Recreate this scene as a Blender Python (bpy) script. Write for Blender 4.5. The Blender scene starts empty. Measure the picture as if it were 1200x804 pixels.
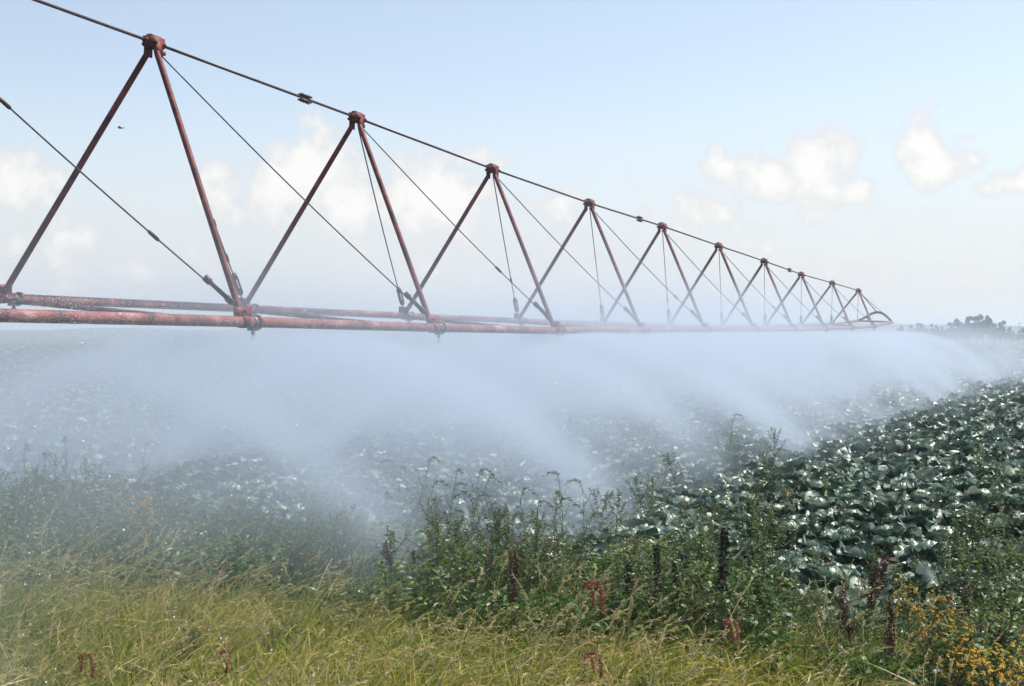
import bpy, math, random
import numpy as np
from mathutils import Vector

random.seed(7)
rng = np.random.default_rng(11)
scene = bpy.context.scene
COL = scene.collection
PI = math.pi
F = 1600.0      # focal length, in units of a 1200 wide frame
EYE = 1.9
HOR = 388.0


def gz(y):
    """height of the ground: level by the road, then falling away gently"""
    y = np.asarray(y, dtype=float)
    t = np.clip((y - 60.0) / 340.0, 0, 1)
    return -1.8 * t * t * (3 - 2 * t)


def P(px, py, Y):
    return Vector(((px - 600.0) / F * Y, Y, EYE + (HOR - py) / F * Y))


# ------------------------------------------------------------------ node helpers
def new_mat(name):
    m = bpy.data.materials.new(name)
    m.use_nodes = True
    m.node_tree.nodes.clear()
    return m, m.node_tree.nodes, m.node_tree.links


def ramp(nodes, stops):
    r = nodes.new('ShaderNodeValToRGB')
    e = r.color_ramp.elements
    while len(e) < len(stops):
        e.new(0.5)
    for k, (p, c) in enumerate(stops):
        e[k].position = p
        e[k].color = (c[0], c[1], c[2], 1)
    return r


def noise_mat(name, stops, scale, rough=0.6, detail=6, bump=0.0, bump_scale=None, metallic=0.0, spec=0.5):
    m, n, l = new_mat(name)
    out = n.new('ShaderNodeOutputMaterial')
    b = n.new('ShaderNodeBsdfPrincipled')
    b.inputs['Roughness'].default_value = rough
    b.inputs['Metallic'].default_value = metallic
    b.inputs['Specular IOR Level'].default_value = spec
    tc = n.new('ShaderNodeTexCoord')
    nz = n.new('ShaderNodeTexNoise')
    nz.inputs['Scale'].default_value = scale
    nz.inputs['Detail'].default_value = detail
    nz.inputs['Roughness'].default_value = 0.65
    r = ramp(n, stops)
    l.new(tc.outputs['Object'], nz.inputs['Vector'])
    l.new(nz.outputs['Fac'], r.inputs['Fac'])
    l.new(r.outputs['Color'], b.inputs['Base Color'])
    if bump:
        bz = n.new('ShaderNodeTexNoise')
        bz.inputs['Scale'].default_value = bump_scale or scale * 6
        bz.inputs['Detail'].default_value = 5
        bp = n.new('ShaderNodeBump')
        bp.inputs['Strength'].default_value = bump
        bp.inputs['Distance'].default_value = 0.02
        l.new(tc.outputs['Object'], bz.inputs['Vector'])
        l.new(bz.outputs['Fac'], bp.inputs['Height'])
        l.new(bp.outputs['Normal'], b.inputs['Normal'])
    l.new(b.outputs['BSDF'], out.inputs['Surface'])
    return m


def leaf_mat(name, stops, rough=0.5, trans=0.3, spec=0.4, rib=None, big=None, rib_w=0.16, vary=0.3):
    """thin vegetation: colour by a per-blade tone and by a per-object random number, light passing through"""
    m, n, l = new_mat(name)
    out = n.new('ShaderNodeOutputMaterial')
    b = n.new('ShaderNodeBsdfPrincipled')
    b.inputs['Roughness'].default_value = rough
    b.inputs['Specular IOR Level'].default_value = spec
    at = n.new('ShaderNodeAttribute'); at.attribute_name = 'tone'
    r = ramp(n, stops)
    oi = n.new('ShaderNodeObjectInfo')
    ad = n.new('ShaderNodeMath'); ad.operation = 'MULTIPLY_ADD'
    ad.inputs[1].default_value = vary; ad.inputs[2].default_value = -vary / 2
    l.new(oi.outputs['Random'], ad.inputs[0])
    sm = n.new('ShaderNodeMath'); sm.operation = 'ADD'; sm.use_clamp = True
    l.new(at.outputs['Fac'], sm.inputs[0]); l.new(ad.outputs[0], sm.inputs[1])
    l.new(sm.outputs[0], r.inputs['Fac'])
    col = r.outputs['Color']
    if big:   # broad patches of a second colour over the ground
        ge = n.new('ShaderNodeNewGeometry')
        nz = n.new('ShaderNodeTexNoise'); nz.inputs['Scale'].default_value = big[0]; nz.inputs['Detail'].default_value = 3
        l.new(ge.outputs['Position'], nz.inputs['Vector'])
        mr = n.new('ShaderNodeMapRange')
        mr.inputs['From Min'].default_value = 0.42; mr.inputs['From Max'].default_value = 0.62
        l.new(nz.outputs['Fac'], mr.inputs['Value'])
        mx = n.new('ShaderNodeMix'); mx.data_type = 'RGBA'; mx.blend_type = 'MULTIPLY'
        mx.inputs['B'].default_value = (*big[1], 1)
        l.new(mr.outputs['Result'], mx.inputs['Factor'])
        l.new(col, mx.inputs['A'])
        col = mx.outputs['Result']
    if rib:   # blotchy wax and age
        tcx = n.new('ShaderNodeTexCoord')
        nzm = n.new('ShaderNodeTexNoise'); nzm.inputs['Scale'].default_value = 16; nzm.inputs['Detail'].default_value = 4
        l.new(tcx.outputs['Object'], nzm.inputs['Vector'])
        rm = ramp(n, [(.32, (.5, .55, .5)), (.5, (1, 1, 1)), (.7, (1.75, 1.6, 1.35))])
        l.new(nzm.outputs['Fac'], rm.inputs['Fac'])
        mm = n.new('ShaderNodeMix'); mm.data_type = 'RGBA'; mm.blend_type = 'MULTIPLY'; mm.inputs['Factor'].default_value = 1
        l.new(col, mm.inputs['A']); l.new(rm.outputs['Color'], mm.inputs['B'])
        col = mm.outputs['Result']
        ar = n.new('ShaderNodeAttribute'); ar.attribute_name = 'across'
        mr = n.new('ShaderNodeMapRange')
        mr.inputs['From Min'].default_value = rib_w; mr.inputs['From Max'].default_value = 0.02
        mr.inputs['To Max'].default_value = 0.8
        l.new(ar.outputs['Fac'], mr.inputs['Value'])
        mx = n.new('ShaderNodeMix'); mx.data_type = 'RGBA'
        mx.inputs['B'].default_value = (*rib, 1)
        l.new(mr.outputs['Result'], mx.inputs['Factor']); l.new(col, mx.inputs['A'])
        col = mx.outputs['Result']
    l.new(col, b.inputs['Base Color'])
    tr = n.new('ShaderNodeBsdfTranslucent')
    l.new(col, tr.inputs['Color'])
    mix = n.new('ShaderNodeMixShader'); mix.inputs['Fac'].default_value = trans
    l.new(b.outputs['BSDF'], mix.inputs[1]); l.new(tr.outputs['BSDF'], mix.inputs[2])
    l.new(mix.outputs['Shader'], out.inputs['Surface'])
    return m


M = {}
M['paint'] = noise_mat('rusty_red_paint', [(0.36, (0.022, 0.009, 0.009)), (0.45, (0.10, 0.017, 0.015)), (0.55, (0.15, 0.03, 0.025)), (0.68, (0.24, 0.085, 0.07))], 3.5, 0.6, 8, 0.25, 40, spec=0.3)
M['pipe'] = noise_mat('weathered_pipe_paint', [(0.36, (0.05, 0.02, 0.016)), (0.45, (0.16, 0.04, 0.03)), (0.55, (0.24, 0.08, 0.06)), (0.67, (0.38, 0.23, 0.19))], 2.6, 0.35, 8, 0.2, 30)
M['steel'] = noise_mat('dark_cable_steel', [(0.3, (0.035, 0.03, 0.032)), (0.7, (0.09, 0.075, 0.075))], 12, 0.5, 4, 0, None, 0.4)
M['rod'] = noise_mat('rusty_rod_steel', [(0.3, (0.03, 0.02, 0.02)), (0.7, (0.11, 0.05, 0.045))], 8, 0.5, 5, 0, None, 0.3)
M['nozzle'] = noise_mat('grey_nozzle_metal', [(0.3, (0.10, 0.08, 0.085)), (0.7, (0.22, 0.17, 0.17))], 20, 0.4, 4, 0, None, 0.4)
M['soil'] = noise_mat('field_soil', [(0.3, (0.018, 0.028, 0.012)), (0.5, (0.04, 0.045, 0.02)), (0.7, (0.07, 0.062, 0.032))], 0.9, 0.9, 8, 0.8, 7)
M['grass'] = leaf_mat('meadow_grass', [(0.0, (0.045, 0.09, 0.012)), (0.33, (0.14, 0.20, 0.022)), (0.58, (0.31, 0.33, 0.045)), (0.82, (0.52, 0.45, 0.14)), (1.0, (0.52, 0.38, 0.17))], 0.42, 0.48, 0.4, None, (0.8, (0.8, 0.85, 0.6)))
M['straw'] = leaf_mat('seeding_grass_straw', [(0.0, (0.17, 0.19, 0.06)), (0.5, (0.45, 0.41, 0.19)), (0.85, (0.55, 0.44, 0.25)), (1.0, (0.40, 0.19, 0.13))], 0.55, 0.4, 0.3)
M['cabbage'] = leaf_mat('waxy_cabbage_leaf', [(0.0, (0.17, 0.16, 0.05)), (0.035, (0.012, 0.04, 0.018)), (0.45, (0.03, 0.075, 0.05)), (0.72, (0.08, 0.14, 0.10)), (1.0, (0.28, 0.34, 0.28))], 0.42, 0.2, 0.6, (0.16, 0.22, 0.15), None, 0.05)
M['head'] = leaf_mat('pale_cabbage_head', [(0.0, (0.05, 0.10, 0.065)), (0.5, (0.09, 0.15, 0.10)), (1.0, (0.16, 0.22, 0.15))], 0.33, 0.1, 0.5, (0.24, 0.3, 0.22), None, 0.1)
M['weed'] = leaf_mat('weed_leaf', [(0.0, (0.016, 0.045, 0.010)), (0.4, (0.045, 0.10, 0.018)), (0.75, (0.11, 0.18, 0.03)), (1.0, (0.26, 0.27, 0.07))], 0.45, 0.36, 0.45, vary=0.55)
M['weed_stem'] = leaf_mat('weed_stem', [(0.0, (0.05, 0.06, 0.02)), (0.6, (0.11, 0.10, 0.045)), (1.0, (0.16, 0.07, 0.05))], 0.6, 0.05, 0.3)
M['seed'] = leaf_mat('green_seed_spike', [(0.0, (0.04, 0.075, 0.02)), (0.5, (0.10, 0.14, 0.04)), (1.0, (0.25, 0.24, 0.10))], 0.6, 0.25, 0.3, vary=0.7)
M['red'] = leaf_mat('red_amaranth_head', [(0.0, (0.11, 0.026, 0.018)), (0.5, (0.27, 0.08, 0.045)), (1.0, (0.48, 0.26, 0.15))], 0.6, 0.3, 0.3)
M['dark_seed'] = leaf_mat('dark_green_seed', [(0.0, (0.012, 0.018, 0.008)), (0.6, (0.03, 0.035, 0.014)), (1.0, (0.07, 0.065, 0.03))], 0.6, 0.15, 0.3)
M['dock'] = leaf_mat('dark_dock_seed', [(0.0, (0.03, 0.016, 0.01)), (0.5, (0.075, 0.038, 0.022)), (1.0, (0.16, 0.08, 0.045))], 0.6, 0.15, 0.3)
M['yellow'] = leaf_mat('yellow_flower', [(0.0, (0.55, 0.27, 0.02)), (0.5, (0.66, 0.42, 0.025)), (1.0, (0.70, 0.55, 0.07))], 0.5, 0.35, 0.3)
M['fluff'] = leaf_mat('pale_seed_fluff', [(0.0, (0.4, 0.32, 0.26)), (1.0, (0.62, 0.55, 0.48))], 0.8, 0.4, 0.2)
M['bark'] = noise_mat('tree_bark', [(0.3, (0.05, 0.04, 0.03)), (0.7, (0.11, 0.09, 0.07))], 4, 0.9)
M['tree'] = leaf_mat('tree_foliage', [(0.0, (0.008, 0.02, 0.010)), (0.5, (0.018, 0.038, 0.018)), (1.0, (0.035, 0.062, 0.026))], 0.6, 0.25, 0.3)
M['hill'] = noise_mat('wooded_hill', [(0.35, (0.03, 0.055, 0.02)), (0.65, (0.09, 0.11, 0.04))], 0.01, 0.95)
M['wood'] = noise_mat('grey_pole_wood', [(0.3, (0.09, 0.075, 0.06)), (0.7, (0.16, 0.14, 0.12))], 5, 0.85)
M['bird'] = noise_mat('dark_feather', [(0.3, (0.03, 0.03, 0.03)), (0.7, (0.07, 0.065, 0.06))], 12, 0.8)

m, n, l = new_mat('water_drop')
o_ = n.new('ShaderNodeOutputMaterial'); b_ = n.new('ShaderNodeBsdfPrincipled')
b_.inputs['Base Color'].default_value = (0.93, 0.96, 1, 1)
b_.inputs['Roughness'].default_value = 0.15
b_.inputs['Specular IOR Level'].default_value = 0.8
t_ = n.new('ShaderNodeBsdfTranslucent'); t_.inputs['Color'].default_value = (0.95, 0.97, 1, 1)
x_ = n.new('ShaderNodeMixShader'); x_.inputs[0].default_value = 0.5
l.new(b_.outputs[0], x_.inputs[1]); l.new(t_.outputs[0], x_.inputs[2]); l.new(x_.outputs[0], o_.inputs['Surface'])
M['drop'] = m


# ------------------------------------------------------------------ mesh helpers
class MB:
    """gathers geometry for ONE mesh"""
    def __init__(self):
        self.v, self.q, self.t, self.tone, self.ac, self.n = [], [], [], [], [], 0

    def add(self, v, q=None, t=None, tone=0.5, across=1.0):
        v = np.asarray(v, dtype=np.float64).reshape(-1, 3)
        if q is not None and len(q):
            self.q.append(np.asarray(q, dtype=np.int64).reshape(-1, 4) + self.n)
        if t is not None and len(t):
            self.t.append(np.asarray(t, dtype=np.int64).reshape(-1, 3) + self.n)
        self.v.append(v)
        self.tone.append(np.broadcast_to(np.asarray(tone, dtype=np.float64), (len(v),)))
        self.ac.append(np.broadcast_to(np.asarray(across, dtype=np.float64), (len(v),)))
        self.n += len(v)

    def tube(self, pts, r, sides=10, tone=0.5, caps=True):
        pts = [Vector(p) for p in pts]
        N = len(pts)
        rr = r if hasattr(r, '__len__') else [r] * N
        rings = []
        ref = None
        for k in range(N):
            d = (pts[min(k + 1, N - 1)] - pts[max(k - 1, 0)]).normalized()
            if ref is None:
                ref = Vector((0, 0, 1)) if abs(d.z) < 0.9 else Vector((1, 0, 0))
            a = (ref - d * ref.dot(d)).normalized()
            ref = a
            b = d.cross(a)
            rings.append([pts[k] + (a * math.cos(2 * PI * j / sides) + b * math.sin(2 * PI * j / sides)) * rr[k] for j in range(sides)])
        v = [c for ring in rings for c in ring]
        q = [(k * sides + j, k * sides + (j + 1) % sides, (k + 1) * sides + (j + 1) % sides, (k + 1) * sides + j) for k in range(N - 1) for j in range(sides)]
        t = []
        if caps:
            v.append(pts[0]); v.append(pts[-1])
            c0, c1 = len(v) - 2, len(v) - 1
            for j in range(sides):
                t.append((c0, (j + 1) % sides, j))
                t.append((c1, (N - 1) * sides + j, (N - 1) * sides + (j + 1) % sides))
        self.add([tuple(c) for c in v], q, t, tone)

    def box(self, c, ax, hx, ay, hy, az, hz, tone=0.5):
        c, ax, ay, az = Vector(c), Vector(ax).normalized() * hx, Vector(ay).normalized() * hy, Vector(az).normalized() * hz
        v = [tuple(c + ax * sx + ay * sy + az * sz) for sx in (-1, 1) for sy in (-1, 1) for sz in (-1, 1)]
        q = [(0, 1, 3, 2), (4, 6, 7, 5), (0, 4, 5, 1), (2, 3, 7, 6), (0, 2, 6, 4), (1, 5, 7, 3)]
        self.add(v, q, None, tone)

    def ribbons(self, base, d, side, L, W, bend, K=4, prof='leaf', tone=0.5, fold=0.0):
        """many leaves or blades at once: base, direction, side vector, length, width, bending vector"""
        base = np.asarray(base, float).reshape(-1, 3); N = len(base)
        if N == 0:
            return
        d = np.broadcast_to(np.asarray(d, float), (N, 3)); side = np.broadcast_to(np.asarray(side, float), (N, 3))
        L = np.broadcast_to(np.asarray(L, float), (N,)); W = np.broadcast_to(np.asarray(W, float), (N,))
        bend = np.broadcast_to(np.asarray(bend, float), (N, 3)); tone = np.broadcast_to(np.asarray(tone, float), (N,))
        s = np.linspace(0, 1, K + 1)
        if prof == 'leaf':
            w = np.sin(PI * np.clip(s, 0.03, 0.985) ** 0.85)
        elif prof == 'blade':
            w = np.clip(1.02 - s ** 1.6, 0.05, 1)
        else:
            w = np.ones_like(s)
        c = base[:, None] + d[:, None] * (L[:, None] * s)[..., None] + bend[:, None] * (L[:, None] * s * s)[..., None]
        off = side[:, None] * (W[:, None] * w * 0.5)[..., None]
        v = np.stack([c - off, c + off], axis=2).reshape(-1, 3)
        k = np.arange(K)
        q1 = np.stack([2 * k, 2 * k + 1, 2 * k + 3, 2 * k + 2], axis=1)
        q = (q1[None] + (np.arange(N) * 2 * (K + 1))[:, None, None]).reshape(-1, 4)
        self.add(v, q, None, np.repeat(tone, 2 * (K + 1)))

    def octa(self, c, r, tone=0.5):
        c = np.asarray(c, float).reshape(-1, 3); N = len(c)
        r = np.broadcast_to(np.asarray(r, float), (N,))
        u = np.array([[1, 0, 0], [-1, 0, 0], [0, 1, 0], [0, -1, 0], [0, 0, 1], [0, 0, -1]], float)
        v = (c[:, None] + u[None] * r[:, None, None]).reshape(-1, 3)
        f = np.array([[0, 2, 4], [2, 1, 4], [1, 3, 4], [3, 0, 4], [2, 0, 5], [1, 2, 5], [3, 1, 5], [0, 3, 5]])
        t = (f[None] + (np.arange(N) * 6)[:, None, None]).reshape(-1, 3)
        self.add(v, None, t, np.repeat(np.broadcast_to(np.asarray(tone, float), (N,)), 6))

    def mesh(self, name, mat, smooth=True):
        v = np.concatenate(self.v)
        q = np.concatenate(self.q) if self.q else np.zeros((0, 4), int)
        t = np.concatenate(self.t) if self.t else np.zeros((0, 3), int)
        me = bpy.data.meshes.new(name)
        me.vertices.add(len(v)); me.vertices.foreach_set('co', v.ravel().astype(np.float32))
        nl = q.size + t.size
        me.loops.add(nl)
        me.loops.foreach_set('vertex_index', np.concatenate([q.ravel(), t.ravel()]).astype(np.int32))
        me.polygons.add(len(q) + len(t))
        st = np.concatenate([np.arange(len(q)) * 4, q.size + np.arange(len(t)) * 3]).astype(np.int32)
        me.polygons.foreach_set('loop_start', st)
        me.update(calc_edges=True)
        me.validate()
        if smooth:
            me.polygons.foreach_set('use_smooth', np.ones(len(me.polygons), dtype=bool))
        a = me.attributes.new('tone', 'FLOAT', 'POINT'); a.data.foreach_set('value', np.concatenate(self.tone).astype(np.float32))
        a = me.attributes.new('across', 'FLOAT', 'POINT'); a.data.foreach_set('value', np.concatenate(self.ac).astype(np.float32))
        me.materials.append(mat)
        return me

    def build(self, name, mat, parent=None, smooth=True):
        return link(name, self.mesh(name, mat, smooth), parent)


def link(name, data, parent=None):
    o = bpy.data.objects.new(name, data)
    COL.objects.link(o)
    if parent is not None:
        o.parent = parent
    return o


def tag(o, label=None, cat=None, group=None, kind=None):
    if label: o['label'] = label
    if cat: o['category'] = cat
    if group: o['group'] = group
    if kind: o['kind'] = kind
    return o


def thing(name, label, cat, loc=(0, 0, 0), rz=0, group=None):
    o = link(name, None)
    o.location = loc
    o.rotation_euler = (0, 0, rz)
    return tag(o, label, cat, group)


def dup(root, loc, rz, sc, label=None, group=None, tilt=(0, 0)):
    r = root.copy(); COL.objects.link(r)
    r.location = loc; r.rotation_euler = (tilt[0], tilt[1], rz)
    r.scale = (sc, sc, sc) if not hasattr(sc, '__len__') else sc
    if label: r['label'] = label
    if group: r['group'] = group
    for ch in list(root.children):
        c = ch.copy(); COL.objects.link(c); c.parent = r
        for g in list(ch.children):
            d = g.copy(); COL.objects.link(d); d.parent = c
    return r


def unit(a):
    a = np.asarray(a, float)
    return a / np.maximum(np.linalg.norm(a, axis=-1, keepdims=True), 1e-9)


def rand_dirs(n, zlo, zhi):
    az = rng.uniform(0, 2 * PI, n); z = rng.uniform(zlo, zhi, n); h = np.sqrt(1 - z * z)
    return np.stack([h * np.cos(az), h * np.sin(az), z], 1)


def perp(d):
    """a random unit vector square to each direction"""
    r = unit(rng.normal(size=d.shape))
    return unit(np.cross(d, r))


# ------------------------------------------------------------------ ground, hills
def build_ground():
    xs = np.concatenate([np.linspace(-1300, -60, 24)[:-1], np.linspace(-60, -14, 24)[:-1], np.linspace(-14, 16, 90)[:-1], np.linspace(16, 60, 24)[:-1], np.linspace(60, 1300, 24)])
    ys = np.concatenate([np.linspace(-300, 2, 12)[:-1], np.linspace(2, 26, 90)[:-1], np.linspace(26, 80, 50)[:-1], np.linspace(80, 1400, 60)])
    X, Y = np.meshgrid(xs, ys)
    Z = gz(Y) + np.where((Y < 30) & (Y > 2), 0.03 * np.sin(X * 2.1 + 0.4 * Y) * np.cos(Y * 1.7), 0)
    nx, ny = len(xs), len(ys)
    mb = MB()
    i, j = np.meshgrid(np.arange(nx - 1), np.arange(ny - 1))
    a = (j * nx + i).ravel()
    mb.add(np.stack([X, Y, Z], -1).reshape(-1, 3), np.stack([a, a + 1, a + 1 + nx, a + nx], 1))
    g = mb.build('ground', M['soil'])
    tag(g, 'flat farmland soil stretching from the grassy verge to the horizon', 'ground', kind='structure')


def build_hills():
    mb = MB()
    nx = 160
    az = np.linspace(math.radians(-48), math.radians(48), nx)
    top = 6.0 + 1.6 * np.sin(az * 9 + 1) + 1.1 * np.sin(az * 23 + 2) + 0.5 * np.sin(az * 61) + 2.0 * np.clip(az / 0.4, -1, 1)
    rows = [(820, 0.0), (870, 0.5), (930, 0.85), (1000, 1.0), (1080, 0.8), (1170, 0.0)]
    v = []
    for (r, h) in rows:
        z = -1.8 - 0.4 + h * (top + 1.8)
        v.append(np.stack([np.sin(az) * r, np.cos(az) * r, z], 1))
    v = np.concatenate(v)
    i, j = np.meshgrid(np.arange(nx - 1), np.arange(len(rows) - 1))
    a = (j * nx + i).ravel()
    mb.add(v, np.stack([a, a + 1, a + 1 + nx, a + nx], 1))
    tag(mb.build('hills', M['hill']), 'low pale hills along the horizon', 'hills', kind='structure')


build_ground()
build_hills()

# ------------------------------------------------------------------ the irrigation truss
U = 3.61
AP_Y = {-2: -370, -1: -93, 0: 50, 1: 138, 2: 198, 3: 238, 4: 265, 5: 288, 6: 306, 7: 321.5, 8: 331.5, 9: 340.5}
NE_Y = {-2: 346, -1: 367, 0: 377, 1: 384, 2: 387.5, 3: 387, 4: 386.5, 5: 386, 6: 386, 7: 385, 8: 384, 9: 382.5, 10: 377.5}
FA_Y = {-2: 285, -1: 328, 0: 349, 1: 361.5, 2: 370, 3: 376, 4: 379.5, 5: 381.5, 6: 382.5, 7: 382.5, 8: 381.5, 9: 380, 10: 376}


def apex(i): return P(1375 - 4803 / (i + 4.02), AP_Y[i], U * (i + 4.02))
def near(i): return P(1326 - 3842 / (i + 3.69), NE_Y[i], U * (i + 3.69))
def far(i): return P(1398 - 5475 / (i + 3.92), FA_Y[i], U * (i + 3.92))


base_mid = (near(3) + far(3)) / 2
truss = thing('irrigation_truss', 'long rusty red irrigation truss with two water pipes reaching over the cabbage field', 'irrigation machine', (base_mid.x, base_mid.y, 0))
OFF = Vector(truss.location)
NOZZLES = []


def tbuild(mb, name, mat, parent=truss, smooth=True):
    """world coordinates to the truss's own"""
    mb.v = [v - np.array(OFF) for v in mb.v]
    return mb.build(name, M[mat], parent, smooth)


AX = (near(9) - near(0)).normalized()
UP = Vector((0, 0, 1))
SIDE = AX.cross(UP).normalized()      # toward the camera's side

for fn, rad, who in ((near, 0.054, 'near'), (far, 0.050, 'far')):
    mb = MB()
    mb.tube([fn(i) for i in range(-2, 11)], rad, 16)
    for i in range(-1, 10):            # welded flanges where pipe lengths join
        c = fn(i) + (fn(i + 1) - fn(i)) * 0.06
        d = (fn(i + 1) - fn(i)).normalized()
        for k in (-0.011, 0.011):
            mb.tube([c + d * (k - 0.008), c + d * (k + 0.008)], rad * 1.4, 16)
    pipe = tbuild(mb, 'water_pipe', 'pipe')
    for i in range(-1, 10):
        c = fn(i) + (fn(i + 1) - fn(i)) * 0.042
        nb = MB()
        d = (fn(i + 1) - fn(i)).normalized()
        nb.tube([c - d * 0.03, c + d * 0.03], rad * 1.12, 14)                    # clamp
        nb.box(c - UP * (rad * 1.25), d, 0.05, SIDE, 0.035, UP, 0.018)
        nb.tube([c - UP * rad, c - UP * (rad + 0.075)], 0.015, 8)
        nb.tube([c - UP * (rad + 0.04), c - UP * (rad + 0.06)], 0.023, 8)
        for k in (-1, 1):
            nb.tube([c - UP * (rad + 0.07) + d * 0.014 * k, c - UP * (rad + 0.10) + d * 0.022 * k, c - UP * (rad + 0.125)], 0.005, 6)
        nb.tube([c - UP * (rad + 0.118), c - UP * (rad + 0.13)], [0.01, 0.034], 12)   # deflector dish
        tbuild(nb, 'nozzle', 'nozzle', pipe)
        NOZZLES.append(c - UP * (rad + 0.12))

for i in range(-2, 10):
    a = apex(i)
    for k, fn in enumerate((near, far)):
        foot = fn(i)
        d = (foot - a).normalized()
        mb = MB()
        mb.tube([a + d * 0.10, a + d * 0.16, foot - d * 0.16, foot - d * 0.04], [0.028, 0.033, 0.033, 0.028], 12)
        tbuild(mb, 'strut', 'paint')
    # bracket on top
    br = MB()
    dd = (apex(min(i + 1, 9)) - apex(max(i - 1, -2))).normalized()
    sd = dd.cross(UP).normalized(); up = sd.cross(dd)
    br.box(a, dd, 0.105, sd, 0.062, up, 0.055)
    br.box(a + up * 0.063, dd, 0.085, sd, 0.03, up, 0.012)
    for k in (-1, 1):
        br.box(a + sd * 0.072 * k - up * 0.07, dd, 0.06, sd, 0.008, up, 0.075)
        br.tube([a + sd * 0.055 * k + dd * 0.07 - up * 0.02, a + sd * 0.10 * k + dd * 0.07 - up * 0.02], 0.018, 6)
        br.tube([a + sd * 0.055 * k - dd * 0.06 - up * 0.02, a + sd * 0.10 * k - dd * 0.06 - up * 0.02], 0.018, 6)
        br.tube([a + dd * 0.085 * k, a + dd * 0.15 * k], 0.034, 8)
    br.box(a + dd * 0.115 - up * 0.085, dd, 0.05, sd, 0.03, up, 0.02)
    tbuild(br, 'apex_bracket', 'paint', smooth=False)
    # gussets at the feet
    for fn, rad in ((near, 0.054), (far, 0.050)):
        g = MB(); c = fn(i)
        g.box(c + UP * (rad + 0.03), AX, 0.14, SIDE, 0.012, UP, 0.06)
        g.tube([c - AX * 0.05, c + AX * 0.05], rad * 1.18, 14)
        g.tube([c + UP * (rad + 0.05) - SIDE * 0.04, c + UP * (rad + 0.05) + SIDE * 0.04], 0.018, 8)
        tbuild(g, 'gusset', 'paint', smooth=False)
    # cross tube between the pipes
    if i < 10:
        mb = MB(); mb.tube([near(i) - UP * 0.02, far(i) - UP * 0.02], 0.028, 10)
        tbuild(mb, 'cross_tube', 'paint')

for i in range(-2, 9):
    a, b = apex(i), apex(i + 1)
    mb = MB(); mb.tube([a, b], 0.0175, 8)
    rod = tbuild(mb, 'top_rod', 'rod')
    if i in (0, 3, 6):
        cp = MB(); c = a + (b - a) * 0.70 if i == 0 else a + (b - a) * 0.66
        d = (b - a).normalized(); sd = d.cross(UP).normalized(); up = sd.cross(d)
        for k in (-1, 1):
            cp.box(c + up * 0.032 * k, d, 0.11, sd, 0.035, up, 0.010)
        for k in (-0.08, -0.03, 0.03, 0.08):
            cp.tube([c + d * k - up * 0.06, c + d * k + up * 0.06], 0.010, 6)
        tbuild(cp, 'coupler', 'rod', rod, False)


def turnbuckle(c, d, L, r):
    mb = MB()
    sd = d.cross(UP).normalized()
    for k in (-1, 1):
        mb.tube([c - d * L / 2 + sd * r * 1.5 * k, c + d * L / 2 + sd * r * 1.5 * k], r * 0.8, 8)
    for k in (-0.5, 0.5):
        mb.tube([c + d * (L * k - 0.035), c + d * (L * k + 0.035)], r * 2.0, 8)
    return mb


for i in range(-2, 9):
    a = apex(i)
    for fn in (near, far):
        b = fn(i + 1) + UP * 0.09
        d = (b - a).normalized(); Lc = (b - a).length
        mb = MB()
        N = 12
        pts = [a + d * 0.1 - UP * 0.06 + (b - a - d * 0.1 + UP * 0.06) * (k / N) - UP * (0.05 * math.sin(PI * k / N)) for k in range(N + 1)]
        mb.tube(pts, 0.0085, 6)
        cab = tbuild(mb, 'tension_cable', 'steel')
        tbuild(turnbuckle(b - d * 0.34, d, 0.30, 0.018), 'turnbuckle', 'rod', cab)
        cps = {-1: (0.38, 0.75), 0: (0.62, 0.78), 1: (0.68,), 2: (0.70,)}.get(i, (0.72,))
        if (fn is near and i in (-1, 1, 3, 5)) or (fn is far and i in (0, 2, 4)):
            for f in cps:
                mb = MB(); c = pts[0] + (b - pts[0]) * f - UP * (0.05 * math.sin(PI * f))
                mb.tube([c - d * 0.07, c - d * 0.05, c + d * 0.05, c + d * 0.07], [0.012, 0.02, 0.02, 0.012], 8)
                tbuild(mb, 'cable_clamp', 'rod', cab)

# arch that closes the outer end
mb = MB()
nf, ff = near(10), far(10)
pts = []
for k in range(15):
    t = k / 14
    pts.append(ff + (nf - ff) * t + UP * (0.34 * math.sin(PI * t ** 1.35)))
mb.tube(pts, 0.045, 10)
arch = tbuild(mb, 'end_arch', 'paint')
mb = MB(); mb.tube([ff, nf], 0.035, 10); tbuild(mb, 'cross_tube', 'paint')
mb = MB(); mb.tube([apex(9), pts[8]], 0.0175, 8); tbuild(mb, 'top_rod', 'rod')
for fn in (near, far):
    mb = MB(); mb.tube([apex(9) - UP * 0.05, fn(10) + UP * 0.05], 0.0085, 6); tbuild(mb, 'tension_cable', 'steel')

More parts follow.
